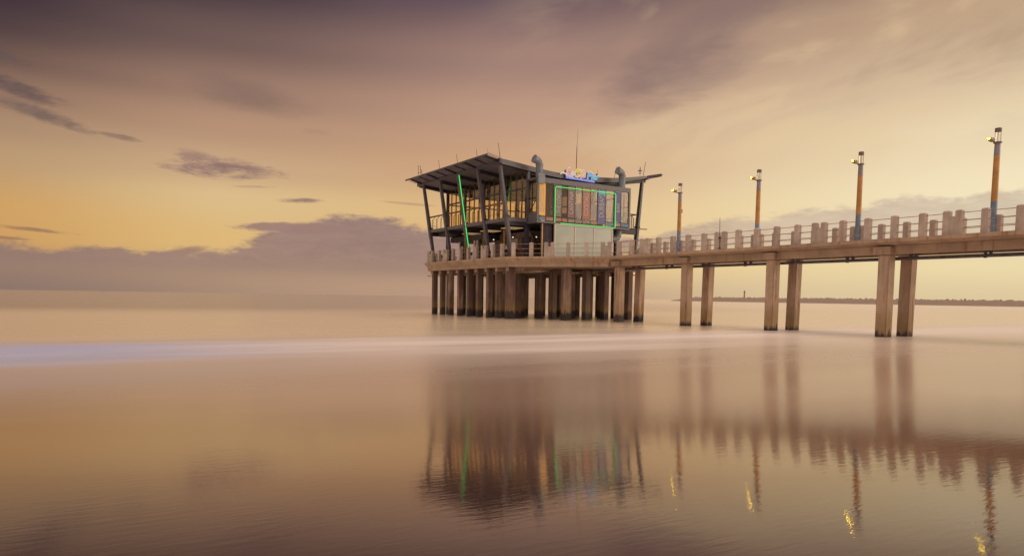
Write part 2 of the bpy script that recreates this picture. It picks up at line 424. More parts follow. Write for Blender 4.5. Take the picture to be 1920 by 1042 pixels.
def copy_tree(o, parent=None):
    c = o.copy(); COL.objects.link(c)
    if parent: c.parent = parent
    for ch in [k for k in bpy.data.objects if k.parent == o]: copy_tree(ch, c)
    return c
def shade_smooth(o, ang=35):
    for p in o.data.polygons: p.use_smooth = True
    bm = bmesh.new(); bm.from_mesh(o.data)
    for e in bm.edges:
        if e.calc_face_angle(0) > R(ang): e.smooth = False
    bm.to_mesh(o.data); bm.free()
    return o

# ------------------------------------------------------------------ water and beach
YW = -7.3; SL = 0.040
def wz(y):
    """film of water: flat sea, then the gentle beach that carries the backwash"""
    k = 2.0; t = (YW - y)/k
    if t > 20: return SL*(YW-y)
    return SL*k*math.log1p(math.exp(t)) if t > -30 else 0.0
def build_water():
    ys = [-27 + i*0.4 for i in range(int((20+27)/0.4)+1)]
    y = ys[-1]; st = 1.0
    while y < 40000: y += st; st *= 1.25; ys.append(y)
    xs = [-40000, -8000, -2000, -500, -200, -100, -60, -40, -20, 0, 30, 80, 200, 600, 2000, 8000, 40000]
    v = [(x, y, wz(y)) for y in ys for x in xs]; n = len(xs)
    f = [(j*n+i, j*n+i+1, (j+1)*n+i+1, (j+1)*n+i) for j in range(len(ys)-1) for i in range(n-1)]
    me = bpy.data.meshes.new('sea'); me.from_pydata(v, [], f)
    for p in me.polygons: p.use_smooth = True
    o = bpy.data.objects.new('sea', me); COL.objects.link(o); tag(o, kind='structure')
    mm, bs = mat('water'); nt = mm.node_tree; P, x, y, z = objpos()
    q = (x - CAMP.x)*0.534 + (y - CAMP.y)*0.845      # metres ahead of the camera, along its view
    # milky surf blurred by the long exposure, lying parallel to the shore
    drift = (noise_tex(combine(x*0.03, y*0.05, 2.0), 1.0, 4, 0.55) - 0.5)*9.0
    yy = y + drift
    fine = noise_tex(combine(x*0.035, y*0.55, 4.0), 1.0, 5, 0.6)
    b1 = smooth(yy, -1.0, 7.5) * (1.0 - smooth(yy, 9.5, 14.0))
    b2 = smooth(yy, -8.0, -1.0) * (1.0 - smooth(yy, 1.0, 8.0))
    foam = b1*(0.25 + smooth(fine, 0.2, 0.75)*0.6) + b2*smooth(fine, 0.4, 0.7)*0.16
    blue = (1.0 - smooth(x, -41, -28))
    foam = (foam*0.95 + blue*b1*0.15).clamp()
    surf = foam
    xr = x - y*0.75
    fc = mixc(blue, (0.72,0.69,0.70), (0.17,0.30,0.72))
    damp = noise_tex(combine(x*0.05, y*0.3, 9.0), 1.0, 5, 0.6)
    wc = mixc(smooth(damp, 0.3, 0.7), (0.028,0.016,0.017), (0.045,0.024,0.022))
    wc = mixc(smooth(q, 5.0, 9), wc, (0.14,0.085,0.065))  # vignette painted in: base colour darkens towards the camera
    wc = mixc(smooth(q, 9, 15), wc, (0.29,0.20,0.155))
    wc = mixc(smooth(y, -7, 4), wc, (0.42,0.335,0.285))
    wc = mixc(smooth(y, 11, 15), wc, (0.56,0.47,0.34))  # golden sky reflection put into the base colour
    wc = mixc(smooth(y, 60, 140)*smooth(xr, -60, 60), wc, (0.60,0.52,0.42))
    wc = mixc(smooth(y, 48, 90)*(1.0 - smooth(xr, -60, 60)), wc, (0.20,0.165,0.15))  # mirrored sky painted into the far sea: pale right, dark left
    N.nt.links.new(mixc(foam.clamp(), wc, fc), bs.inputs['Base Color'])
    rg = 0.04 + smooth(q, 7.0, 13)*0.16 + smooth(y, -9, 0)*0.10 + foam*0.22 - smooth(y, 13, 22)*0.05
    rv = noise_tex(combine(x*0.12, y*0.5, 1.0), 1.0, 4, 0.6)
    rg = rg * (0.75 + rv*0.5)
    N.nt.links.new(rg.s, bs.inputs['Roughness'])
    N.nt.links.new((1.42 + (smooth(q, 4.0, 7.6)*3.9 + smooth(q, 9, 15)*4.0 )*(1.0 - surf*0.8)).s, bs.inputs['IOR'])  # mirror strength also falls off towards the camera, like a vignette
    N.nt.links.new(mixc(smooth(q, 7.5, 12), (1.0,0.91,0.77), (1.0,0.94,0.87)), bs.inputs['Specular Tint'])
    # fine wind ripples on the film, long across the view
    g = 0.25
    rp1 = noise_tex(combine(x*3.0 + y*0.35, y*13.0 + x*0.5, 0.0), 1.0, 4, 0.6, 0.4)
    rp2 = noise_tex(combine(x*0.35, y*1.5, 3.0), 1.0, 3, 0.5, 0.3)
    amp = (1.0 - smooth(q, 7.5, 15)*0.85) * (1.0 - smooth(q, 12, 19))
    h = rp1*0.16*amp + rp2*0.07*amp
    N.nt.links.new(bumpn(h, 0.5, 0.012), bs.inputs['Normal'])
    me.materials.append(mm)
    # dry sand behind the camera
    v = []; ys2 = [-27.3, -35, -60, -120, -400, -40000]; zs = [wz(-27.3)-0.03, 1.35, 3.0, 4.0, 5.0, 5.0]
    v = [(x, yy_, zz) for yy_, zz in zip(ys2, zs) for x in xs]
    f = [(j*n+i, (j+1)*n+i, (j+1)*n+i+1, j*n+i+1) for j in range(len(ys2)-1) for i in range(n-1)]
    me = bpy.data.meshes.new('beach'); me.from_pydata(v, [], f)
    o = bpy.data.objects.new('beach', me); COL.objects.link(o); tag(o, kind='structure')
    me.materials.append(simple('sand', (0.36,0.27,0.19), 0.9, 0, 0.2))
build_water()

# ------------------------------------------------------------------ pier
S = 7.908; W = 3.557; CX = 2.0
YS, YE = -44.0, 28.0        # deck from the beach to the head
pier = empty('pier', (CX, 28, 0), 'long grey-brown concrete pier on square piles, widening into a platform at its sea end', 'pier')
HEAD = [(0,28.15),(-6.0,35.4),(-6.0,52.7),(-1.5,58.2),(5.7,58.2),(10.2,52.7),(10.2,35.4),(3.95,28.15)]
HEAD = HEAD[::-1]
def off(poly, d):
    n = len(poly); out = []
    for i in range(n):
        p0, p1, p2 = Vector(poly[i-1]), Vector(poly[i]), Vector(poly[(i+1) % n])
        a = (p1-p0).normalized(); b = (p2-p1).normalized()
        na = Vector((-a.y, a.x)); nb = Vector((-b.y, b.x))
        q = (na+nb).normalized(); out.append(tuple(p1 + q*(d/max(0.3, q.dot(na)))))
    return out
area = sum(HEAD[i-1][0]*HEAD[i][1]-HEAD[i][0]*HEAD[i-1][1] for i in range(8))
if area < 0: HEAD = HEAD[::-1]
mb = MB(); mb.prism(HEAD, 5.50, 5.68); mb.prism(off(HEAD, 0.30), 5.14, 5.497, HEAD)
mb.prism(off(HEAD, 0.33), 4.78, 5.137, off(HEAD, 0.33))
mb.build('platform_slab', 'deck_concrete', pier)
mb = MB()
for k in range(9):
    yb = 36.2 + k*2.0; mb.box(-5.4, 9.6, yb-0.2, yb+0.2, 4.42, 4.775)
for xb in (-3.4, 0.6, 4.4, 7.8): mb.box(xb-0.2, xb+0.2, 33.5, 57, 4.30, 4.418)
mb.build('platform_beams', 'deck_concrete', pier)
# cantilevered deck: kerb edge, sloping soffit, two girders
prof = [(-0.30,5.66),(-0.30,5.46),(0.62,5.30),(2.95,5.30),(3.87,5.46),(3.87,5.66),(3.60,5.66),(3.55,5.62),(0.02,5.62),(-0.03,5.66)]
yb = YS; k = 0
seams = sorted([kk*S + 4.02 for kk in range(-6, 4)] )
segs = [YS] + [s for s in seams if YS < s < YE-1] + [28.13]
for a, b in zip(segs[:-1], segs[1:]):
    MB().extrude_y(prof, a+0.012, b-0.012).build('deck_slab', 'deck_concrete', pier)
for a, b in zip(segs[:-1], segs[1:]):
    for x0, x1 in ((0.55, 0.95), (2.62, 3.02)):
        y0, y1 = a+0.58, b-0.58
        if a == YS: y0 = a
        if b == 28.13: y1 = b
        MB().box(x0, x1, y0, y1, 4.82, 5.296).build('girder', 'deck_concrete', pier)
        if b != 28.13:
            MB().box(x0+0.03, x1-0.03, y1, y1+0.20, 4.86, 5.22).build('girder_end', 'deck_concrete', pier)
for kk in range(-6, 4):
    yc = kk*S + 4.02
    c = MB(); c.box(0.28, 3.35, yc-0.52, yc+0.52, 4.80, 5.27)
    c.build('crosshead', 'deck_concrete', pier, bevel=0.02)
    zb = min(-0.5, 0) if yc > -8 else -0.6
    for x0, xt in ((0.86, 0.86), (3.14, 3.25)):
        c = MB(); h = 0.34
        c.quadbox([(x0-h,yc-h,zb),(x0+h,yc-h,zb),(x0+h,yc+h,zb),(x0-h,yc+h,zb),(xt-h,yc-h,4.797),(xt+h,yc-h,4.797),(xt+h,yc+h,4.797),(xt-h,yc+h,4.797)])
        c.build('pile', 'pile_concrete', pier, bevel=0.05)
# platform piles
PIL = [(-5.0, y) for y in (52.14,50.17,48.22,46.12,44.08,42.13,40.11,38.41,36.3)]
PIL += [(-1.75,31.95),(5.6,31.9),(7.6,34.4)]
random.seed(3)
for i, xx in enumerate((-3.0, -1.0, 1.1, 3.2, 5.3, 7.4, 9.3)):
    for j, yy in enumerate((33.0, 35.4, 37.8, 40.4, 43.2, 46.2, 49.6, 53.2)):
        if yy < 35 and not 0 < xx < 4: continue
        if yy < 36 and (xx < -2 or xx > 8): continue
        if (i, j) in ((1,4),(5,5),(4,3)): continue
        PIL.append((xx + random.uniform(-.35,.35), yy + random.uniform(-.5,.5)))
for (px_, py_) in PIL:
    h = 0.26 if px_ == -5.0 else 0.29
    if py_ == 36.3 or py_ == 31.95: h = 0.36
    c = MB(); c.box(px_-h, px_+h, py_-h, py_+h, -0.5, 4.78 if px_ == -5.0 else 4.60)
    c.build('pile', 'dark_pile_concrete', pier, bevel=0.05)

# service pipes slung under the deck
for nm, xx, zz, rr_ in (('service_pipe', 1.55, 4.60, 0.105), ('service_pipe', 2.15, 4.66, 0.06)):
    o = MB().tube([(xx, YS, zz), (xx, 38, zz)], rr_, 10).build(nm, 'pipe_metal', None, origin=(xx, 0, zz))
    shade_smooth(o)
    tag(o, 'thick dark service pipe hung under the pier deck' if rr_ > .08 else 'thin dark pipe beside the thick service pipe under the pier deck', 'pipe')
    for kk in range(-11, 7):
        yy = kk*S/2 + 2.0 + 1.0
        mb = MB(); mb.box(xx-0.14, xx+0.14, yy-0.03, yy+0.03, zz-0.13 if rr_ > .08 else zz-0.08, 5.29)
        mb.build('hanger', 'pipe_metal', o)

# ------------------------------------------------------------------ railings
def post(mbx, x, y, ang=0.0, w=0.32, d=0.30, z0=5.60, z1=6.94):
    """chamfer-topped concrete post"""
    ca, sa = math.cos(ang), math.sin(ang)
    def P(a, b, z): return (x + a*ca - b*sa, y + a*sa + b*ca, z)
    h, e = w/2, d/2; c = 0.055
    mbx.quadbox([P(-e,-h,z0),P(e,-h,z0),P(e,h,z0),P(-e,h,z0),P(-e,-h,z1-c),P(e,-h,z1-c),P(e,h,z1-c),P(-e,h,z1-c)])
    e2, h2 = e-c, h-c
    b = len(mbx.v); mbx.f.pop(-5)   # drop the flat top of the shaft
    mbx.v += [Vector(P(-e2,-h2,z1)),Vector(P(e2,-h2,z1)),Vector(P(e2,h2,z1)),Vector(P(-e2,h2,z1))]
    t = [b-4, b-3, b-2, b-1]
    mbx.f.append([b,b+1,b+2,b+3])
    for i in range(4): mbx.f.append([t[i], t[(i+1)%4], b+(i+1)%4, b+i])
RAILZ = (6.80, 6.39, 5.97)
def railing(x, yoff, label, side):
    r_ = empty('pier_railing', (x, 0, 5.6), label, 'railing', 'railings along the pier deck')
    ysl = []
    for kk in range(-6, 4):
        y0 = kk*S + yoff
        dbl = [y0-0.3136, y0+0.3136]; sing = [y0+1.5763 + j*(S-2*1.5763)/3 for j in range(4)]
        ysl += [(v, 1) for v in dbl] + [(v, 0) for v in sing if v < 27.6]
    for y, dflag in ysl:
        if y > 28.0: continue
        mb = MB(); post(mb, x, y, random.uniform(-.02,.02), 0.33+random.uniform(-.012,.012), 0.31, z1=6.94+random.uniform(-.012,.012))
        mb.build('post', 'post_concrete', r_)
    for kk in range(-6, 4):
        y0 = kk*S + yoff
        MB().box(x-0.13, x+0.13, y0-0.16, y0+0.16, 5.60, 6.62).build('infill_block', 'post_concrete', r_)
    for z in RAILZ:
        for kk in range(-6, 4):
            ya = kk*S + yoff + 0.40; yb2 = min((kk+1)*S + yoff - 0.40, 28.0)
            MB().tube([(x, ya, z), (x, yb2, z)], 0.021, 6).build('rail', 'rail_metal', r_)
    return r_
railing(0.0, 0.0, 'near-side concrete post and steel pipe railing along the pier deck', -1)
railing(W, -0.32, 'far-side concrete post railing of the pier deck, where the lamp poles stand', 1)

plat = empty('platform_railing', (-5.7, 44, 5.68), 'concrete post railing round the edge of the restaurant platform', 'railing')
def posts_line(pts):
    for (x, y, a) in pts:
        mb = MB(); post(mb, x, y, a + random.uniform(-.02,.02), 0.31, 0.29, 5.66, 6.94); mb.build('post', 'post_concrete', plat)
ACY = [52.3, 51.94,51.31,49.66,48.43,47.81,46.41,44.8,43.13,41.53,40.26,39.57,38.31,36.67]
posts_line([(-5.70, y, 0) for y in ACY])
AB = [(-5.42,35.14),(-4.35,33.84),(-3.50,32.72),(-3.12,32.26),(-2.22,31.15),(-1.19,29.86),(-0.30,28.72),(0.06,28.22)]
angAB = math.atan2(-7.2, 5.8) + math.pi/2
posts_line([(x, y, angAB) for x, y in AB])
posts_line([(9.9, y, 0) for y in (36.6,38.2,39.6,40.3,41.6,43.2,44.8,46.4,47.8,48.5,49.7,51.3,52.3)])
posts_line([(2*2.1-x-0.15, y, -angAB) for x, y in AB[:-1]])
posts_line([(-5.7+k*0.0, 52.4, 0) for k in ()] + [(-5.0+1.45*k, 53.1+1.72*k, -0.7) for k in range(3)] + [(-1.2+1.7*k, 57.9, math.pi/2) for k in range(5)] + [(9.3-1.4*k, 53.1+1.72*k, 0.7) for k in range(3)])
for (a, b) in ((2,3),(6,7)):
    pa, pb = Vector(AB[a]), Vector(AB[b]); m_ = (pa+pb)/2
    MB().beam((pa.x,pa.y,6.12),(pb.x,pb.y,6.12),0.24,0.92).build('infill_block','post_concrete',plat)
for (a, b) in ((51.94,51.31),(48.43,47.81),(40.26,39.57)):
    MB().box(-5.82,-5.58,b+.1,a-.1,5.66,6.6).build('infill_block','post_concrete',plat)
for z in RAILZ[:2] + (5.97,):
    for line in ([(-5.7,52.3),(-5.7,35.6)], [(-5.55,35.3),(0.0,28.3)], [(9.9,52.3),(9.9,35.6)], [(9.75,35.3),(4.1,28.3)], [(-5.6,52.5),(-1.5,57.8)], [(-1.5,57.9),(5.7,57.9)], [(5.7,57.8),(9.8,52.5)]):
        (xa,ya),(xb,yb3) = line
        MB().tube([(xa,ya,z),(xb,yb3,z)],0.019,6).build('rail','rail_metal',plat)

# ------------------------------------------------------------------ lamps
def make_lamp():
    r_ = empty('street_lamp', (3.36, 0, 5.62), '', 'street lamp')
    x = 3.36
    for nm, z0, z1, mt, ra in (('pole_foot', 5.62, 7.66, 'pole_blue', 0.165), ('pole_shaft', 7.66, 10.12, 'pole_orange', 0.155), ('pole_neck', 10.12, 10.80, 'pole_grey', 0.145)):
        shade_smooth(MB().tube([(x,0,z0),(x,0,z1)], [ra+0.008, ra-0.004], 20).build(nm, mt, r_))
    shade_smooth(MB().tube([(x,0,10.80),(x,0,10.87)], 0.205, 16).build('collar', 'cap_dark', r_))
    shade_smooth(MB().tube([(x,0,10.87),(x,0,11.42)], 0.115, 14).build('glass_tube', 'lamp_glass', r_))
    mb = MB()
    for a in range(4):
        aa = a*math.pi/2 + 0.4; mb.tube([(x+0.135*math.cos(aa), 0.135*math.sin(aa), 10.87),(x+0.135*math.cos(aa), 0.135*math.sin(aa), 11.42)], 0.013, 6)
    mb.build('cage', 'rail_metal', r_)
    shade_smooth(MB().tube([(x,0,11.42),(x,0,11.60),(x,0,11.62)], [0.165,0.165,0.13], 16).build('cap', 'cap_dark', r_))
    br = MB(); br.tube([(x-0.12,0,10.82),(x-0.42,0.10,10.86)], 0.03, 6); br.tube([(x-0.12,-0.1,10.82),(x+0.2,0.06,10.86)], 0.02, 6)
    br.build('bracket', 'cap_dark', r_)
    fl = MB(); fl.beam((x-0.36,0.06,10.90),(x-0.70,0.14,10.98), 0.24, 0.16, w1=0.26, h1=0.13); fl.beam((x-0.34,0.05,10.98),(x-0.40,0.08,11.06),0.1,0.06)
    f_ = fl.build('floodlight', 'lamp_body', r_, bevel=0.02)
    MB().beam((x-0.702,0.141,10.98),(x-0.722,0.146,10.985), 0.11, 0.06).build('lens', 'bulb', f_)
    return r_
lamp0 = make_lamp()
LL = {0: 'blue and orange lamp post nearest the shore, tallest at the right end of the pier',
      1: 'blue and orange lamp post second from the right, above the two nearest piles',
      2: 'blue and orange lamp post third from the right, foot mostly behind a railing post',
      3: 'blue and orange lamp post nearest the restaurant, smallest of the four'}
first = True
for kk in range(4):
    o = lamp0 if kk == 0 else copy_tree(lamp0)
    o.location = (3.36, kk*S - 0.42, 5.62)
    o['label'] = LL[kk]; o['group'] = 'lamp posts along the pier'
# small sign box on the lamp nearest the restaurant
MB().box(3.52, 3.64, 3*S-0.47, 3*S-0.37, 9.2, 9.5).build('small_box', 'cap_dark', o)

rod = MB().tube([(-0.19, 15.75, 5.55), (-0.19, 15.80, 7.92)], [0.028, 0.018], 6).build('marker_rod', 'rod_metal', None, origin=(-0.19, 15.75, 5.55))
tag(rod, 'thin dark upright rod clamped to the near pier railing between two lamp posts', 'pole')
mb = MB(); mb.box(-0.26,-0.12,15.70,15.80,5.62,5.74); mb.box(-0.26,-0.12,15.71,15.81,6.40,6.50); mb.build('clamp', 'steel_dark', rod)

# crowd barriers on the deck beside the platform
def barrier(x0, y0, x1, y1, h=1.15):
    a, b = Vector((x0,y0,0)), Vector((x1,y1,0)); mb = MB(); z0 = 5.75
    mb.tube([(x0,y0,z0-.1),(x0,y0,z0+h)],0.02,6); mb.tube([(x1,y1,z0-.1),(x1,y1,z0+h)],0.02,6)
    mb.tube([(x0,y0,z0+h),(x1,y1,z0+h)],0.02,6); mb.tube([(x0,y0,z0+.12),(x1,y1,z0+.12)],0.016,6)
    for i in range(1, 12):
        p = a.lerp(b, i/12); mb.tube([(p.x,p.y,z0+.12),(p.x,p.y,z0+h)],0.009,5)
    return mb
for i, (q, lb) in enumerate((((0.45,27.6,0.45,25.5), 'rusty barred steel barrier on the pier deck next to the green glass screen'),
                             ((0.45,25.3,0.45,23.4), 'rusty barred steel barrier on the pier deck nearer the lamp posts'))):
    o = barrier(*q).build('barrier', 'rust_metal', None, origin=(q[0], q[1], 5.62)); tag(o, lb, 'barrier', 'barriers at the start of the platform')

# ------------------------------------------------------------------ restaurant
B = empty('restaurant_building', (2.0, 43.8, 5.68), 'two-storey glass and grey steel restaurant with raking columns and curved roof on the pier platform', 'restaurant')
COLY = [35.8, 39.8, 43.8, 47.8, 51.8]
def column(side, y, neon=False):
    xb, xt, zt = (-5.22, -6.62, 14.12) if side < 0 else (9.62, 10.50, 14.15)
    zm = 9.1; f = (zm-5.68)/(zt-5.68); xm = xb + (xt-xb)*f
    mb = MB()
    mb.beam((xb,y,5.68),(xm,y,zm-0.1), 0.22, 0.30, (0,1,0), 0.30, 0.44)
    mb.beam((xm,y,zm-0.1),(xt,y,zt), 0.30, 0.44, (0,1,0), 0.24, 0.34)
    c = mb.build('raking_column', 'steel', B, bevel=0.02)
    fl = MB(); fl.beam((xm-0.0,y,zm+0.2),(xm+0.02,y,zm+0.34),0.38,0.52,(0,1,0)); fl.build('collar', 'steel_dark', c)
    return c
for y in COLY:
    c = column(-1, y)
    if y == 43.8:
        nb = MB().tube([(-5.38, y-0.27, 6.3), (-6.66, y-0.27, 14.05)], 0.045, 8); nb.build('neon_tube', 'neon_green', B)
        MB().box(-5.98,-5.82,y-.42,y-.30,9.35,9.5).build('neon_fixing','white_plastic',B)
for y in COLY: column(1, y)
# roof: a shallow curved sheet, fascia all round
TOP = [(-6.62,14.33),(-5.9,14.27),(-4.4,14.10),(-2.9,13.94),(-1.4,13.80),(0.2,13.71),(2.2,13.70),(4.4,13.80),(6.2,13.92),(7.6,14.08),(9.0,14.30),(10.9,14.60)]
def roofz(x, drop=0.0):
    for (a, za), (b, zb) in zip(TOP[:-1], TOP[1:]):
        if a <= x <= b: return za + (zb-za)*(x-a)/(b-a) - drop
    return TOP[0][1]-drop if x < 0 else TOP[-1][1]-drop
bot = [(x, z-0.10) for x, z in TOP]
MB().extrude_y(TOP + bot[::-1], 35.62, 52.7).build('roof_sheet', 'roofing', B)
def fascia(y0, y1, nm):
    t = [(x, z+0.015) for x, z in TOP]; b = [(x, z-(0.44 if x < 7 else 0.44-0.06*(x-7))) for x, z in TOP]
    MB().extrude_y(t + b[::-1], y0, y1).build(nm, 'cladding', B)
fascia(35.36, 35.60, 'fascia_beam'); fascia(52.72, 52.94, 'fascia_beam')
sb = [(x, z-0.12) for x, z in TOP]; sb2 = [(x, z-0.30) for x, z in TOP]
MB().extrude_y(sb + sb2[::-1], 35.64, 52.6).build('soffit', 'soffit', B)
for y in COLY:
    t = [(x, z-0.31) for x, z in TOP]; b = [(x, z-0.62) for x, z in TOP]
    MB().extrude_y(t + b[::-1], y-0.11, y+0.11).build('roof_beam', 'steel_dark', B)
MB().box(-6.86,-6.62,35.36,52.95,13.98,14.36).build('gutter_beam', 'steel', B)
MB().beam((10.92,35.36,14.42),(10.92,52.95,14.42),0.24,0.34).build('gutter_beam', 'steel', B)
# louvred canopies beyond the gutter beams
def canopy(xi, xo, zi, zo):
    sgn = 1 if xo > xi else -1
    for y in COLY:
        mb = MB(); mb.beam((xi,y,zi),(xo,y,zo),0.16,0.26,(0,0,1),0.12,0.14); mb.build('canopy_arm','steel_dark',B)
    for ya, yb4 in zip(COLY[:-1], COLY[1:]):
        MB().quadbox([(xi,ya+.1,zi+.05),(xo,ya+.1,zo+.05),(xo,yb4-.1,zo+.05),(xi,yb4-.1,zi+.05),(xi,ya+.1,zi+.07),(xo,ya+.1,zo+.07),(xo,yb4-.1,zo+.07),(xi,yb4-.1,zi+.07)]).build('canopy_panel','louvre',B)
    mb = MB(); mb.beam((xo,35.3,zo),(xo,52.9,zo),0.10,0.14); mb.build('canopy_edge','steel',B)
    n = 7
    for i in range(n):
        t = (i+0.5)/n; x = xi + (xo-xi)*t; z = zi + (zo-zi)*t
        mb = MB(); mb.beam((x,35.1,z+0.12),(x,53.0,z+0.12),0.27,0.03,(0.5*sgn,0,1)); mb.build('louvre_blade','louvre',B)
    for y in (37.8,41.8,45.8,49.8):
        mb = MB(); mb.beam((xi,y,zi),(xo,y,zo),0.06,0.08); mb.build('purlin','steel_dark',B)
    return
canopy(-6.88,-8.25,14.20,14.52)
canopy(11.06,12.7,14.46,14.80)
# upper floor
MB().box(-5.78,9.9,35.72,51.95,8.98,9.20).build('balcony_floor','soffit',B)
MB().box(-5.86,-5.782,35.64,52.0,8.93,9.25).build('edge_channel','cladding',B)
MB().box(-5.78,-3.7,35.60,35.715,8.93,9.30).build('edge_channel','cladding',B)
MB().box(9.902,9.98,35.64,52.0,8.93,9.25).build('edge_channel','cladding',B)
for y in COLY:
    MB().box(-5.55,9.7,y-0.13,y+0.13,8.58,8.977).build('floor_beam','steel_dark',B)
GX0, GX1, GY0, GY1 = -3.62, 7.40, 35.62, 51.9
# glazed walls: one window per bay, pane inside
def win_y(x, y0, y1, z0, z1, zt, ztr=12.10, trans=True, pane=True, mt='clear_glass'):
    mb = MB(); mb.box(x-0.05,x+0.05,y0-0.035,y0+0.035,z0,z1)
    if trans: mb.box(x-0.06,x+0.06,y0+0.036,y1-0.036,ztr-0.07,ztr+0.07)
    mb.box(x-0.05,x+0.05,y0+0.036,y1-0.036,z0,z0+0.10)
    w = mb.build('window','steel',B)
    if pane: MB().box(x-0.006,x+0.006,y0+0.036,y1-0.036,z0+0.1,z1).build('pane',mt,w)
    return w
nb_ = 16; dy = (GY1-GY0)/nb_
for i in range(nb_):
    zt = roofz(GX0)-0.30; win_y(GX0, GY0+i*dy, GY0+(i+1)*dy, 9.20, zt, zt, 12.12)
for i in range(4):
    zt = roofz(GX1)-0.30; win_y(GX1, GY0+i*dy*4, GY0+(i+1)*dy*4, 9.20, zt, zt, 12.12)
def win_x(y, x0, x1, z0, trans=True):
    mb = MB(); zt = min(roofz(x0), roofz(x1))-0.32
    mb.box(x0-0.035,x0+0.035,y-0.05,y+0.05,z0,zt)
    if trans: mb.box(x0+0.036,x1-0.036,y-0.06,y+0.06,12.05,12.19)
    w = mb.build('window','steel',B)
    MB().box(x0+0.036,x1-0.036,y-0.006,y+0.006,z0,zt).build('pane','clear_glass',w)
nx = 4; dxw = (GX1-GX0)/nx
for i in range(nx): win_x(GY1, GX0+i*dxw, GX0+(i+1)*dxw, 9.20)
for x in (GX0, GX1):
    for y in COLY[1:] + [GY0+0.02, 51.85]:
        MB().box(x-0.12,x+0.12,y-0.12,y+0.12,9.2,roofz(x)-0.31).build('corner_post','steel',B)
# interior upper floor
for (x, y) in ((0.5,39.8),(0.5,43.8),(4.2,43.8),(4.2,47.8),(0.5,47.8)):
    MB().box(x-.13,x+.13,y-.13,y+.13,9.2,roofz(x)-.3).build('inner_column','steel_dark',B)
MB().box(3.6,6.6,37.2,38.6,9.2,11.4).build('bar_backwall','brown_panel',B)
MB().box(1.4,2.2,37.2,40.0,9.2,10.3).build('bar_counter','timber',B)
MB().box(-2.7,-1.9,46.5,50.5,9.2,9.95).build('buffet_counter','timber',B)
# balcony railings
def bal_rail(pts, posts, top='timber', r=0.055, z0=9.2, hz=10.62):
    rr_ = MB().tube([(x,y,hz) for x,y in pts], r, 8).build('balcony_handrail', top, B)
    mb = MB()
    for zz in (9.42,9.62,9.82,10.02,10.22):
        mb.tube([(x,y,zz) for x,y in pts], 0.010, 5)
    mb.build('balcony_wires','rail_metal',B)
    for (x, y, ix, iy) in posts:
        mb = MB(); mb.box(x-0.03,x+0.03,y-0.03,y+0.03,z0-0.15,hz-0.28)
        mb.beam((x,y,hz-0.34),(x+ix*0.28,y+iy*0.28,hz-0.03),0.035,0.05)
        mb.build('balcony_post','rust_metal',B)
ps = [(-5.74, 36.25+i*1.0, 1, 0) for i in range(16)]
bal_rail([(-5.74,35.9),(-5.74,51.9)], ps, r=0.085)
bal_rail([(9.85,35.9),(9.85,51.9)], [(9.85, 36.25+i*1.0, -1, 0) for i in range(16)])
bal_rail([(-5.6,35.70),(-3.75,35.70)], [(-4.95,35.70,0,0),(-4.3,35.70,0,0)], top='rail_metal', r=0.022, hz=10.58)
bal_rail([(7.6,35.70),(9.8,35.70)], [(8.3,35.70,0,0),(9.1,35.70,0,0)], top='steel', r=0.05, hz=10.62)
mb = MB(); mb.tube([(7.5,35.65,9.1),(11.2,35.65,9.22)],0.05,6); mb.build('outrigger_tube','steel_dark',B)
# glazed box on the shore side, with posters behind the panes
BY = 34.0
mb = MB()
mb.box(-3.68,7.42,BY,BY+0.22,12.42,12.86); mb.box(-3.68,7.42,BY+0.22,BY+2.0,12.72,12.86)
mb.build('box_fascia','cladding',B)
mb = MB(); mb.box(-3.68,7.42,BY,BY+2.4,8.80,8.96); mb.box(-3.68,-3.5,BY,BY+0.2,8.963,12.417); mb.box(7.22,7.42,BY,BY+0.2,8.963,12.417)
mb.build('box_frame','cladding',B)
mb = MB(); mb.box(-3.62,-3.55,BY+.2,GY0,8.963,9.7); mb.box(7.34,7.41,BY+.2,GY0,8.963,9.7); mb.build('side_panel','cladding',B)
for xs_ in (-3.6, 7.38):
    mb = MB(); mb.box(xs_-.04,xs_+.04,BY+.9,BY+.98,9.7,12.4); mb.box(xs_-.04,xs_+.04,BY+.2,GY0-.15,11.0,11.1); mb.beam((xs_,BY+.25,11.0),(xs_,GY0-.2,9.72),0.05,0.06); mb.build('side_brace','steel_dark',B)
    MB().box(xs_-.006,xs_+.006,BY+.2,GY0-.13,9.7,12.4).build('pane','clear_glass',B)
EDG = [-3.5,-2.72,-1.86,-1.66,-0.90,-0.25,0.62,1.46,2.44,3.30,4.32,5.38,5.56,6.22,7.22]
NAMES = ['banner_yellow',None,None,'banner_grey',None,'banner_maroon',None,'banner_red',None,'banner_blue',None,None,'banner_violet',None]
PW = ['SEAFOOD',None,None,'THE COAST',None,'CANTINA',None,'COCKTAILS',None,'DURBAN',None,None,'BAR',None]
INK = [('ink_pale',),0,0,('ink_pale',),0,('ink_pale',),0,('ink_pale',),0,('ink_yellow',),0,0,('ink_pale',),0]
STR = ['strip_blue','strip_warm',None,'strip_warm','strip_warm','strip_mixed','strip_mixed','strip_mixed','strip_warm',None,'strip_blue',None,'strip_mixed','strip_blue']

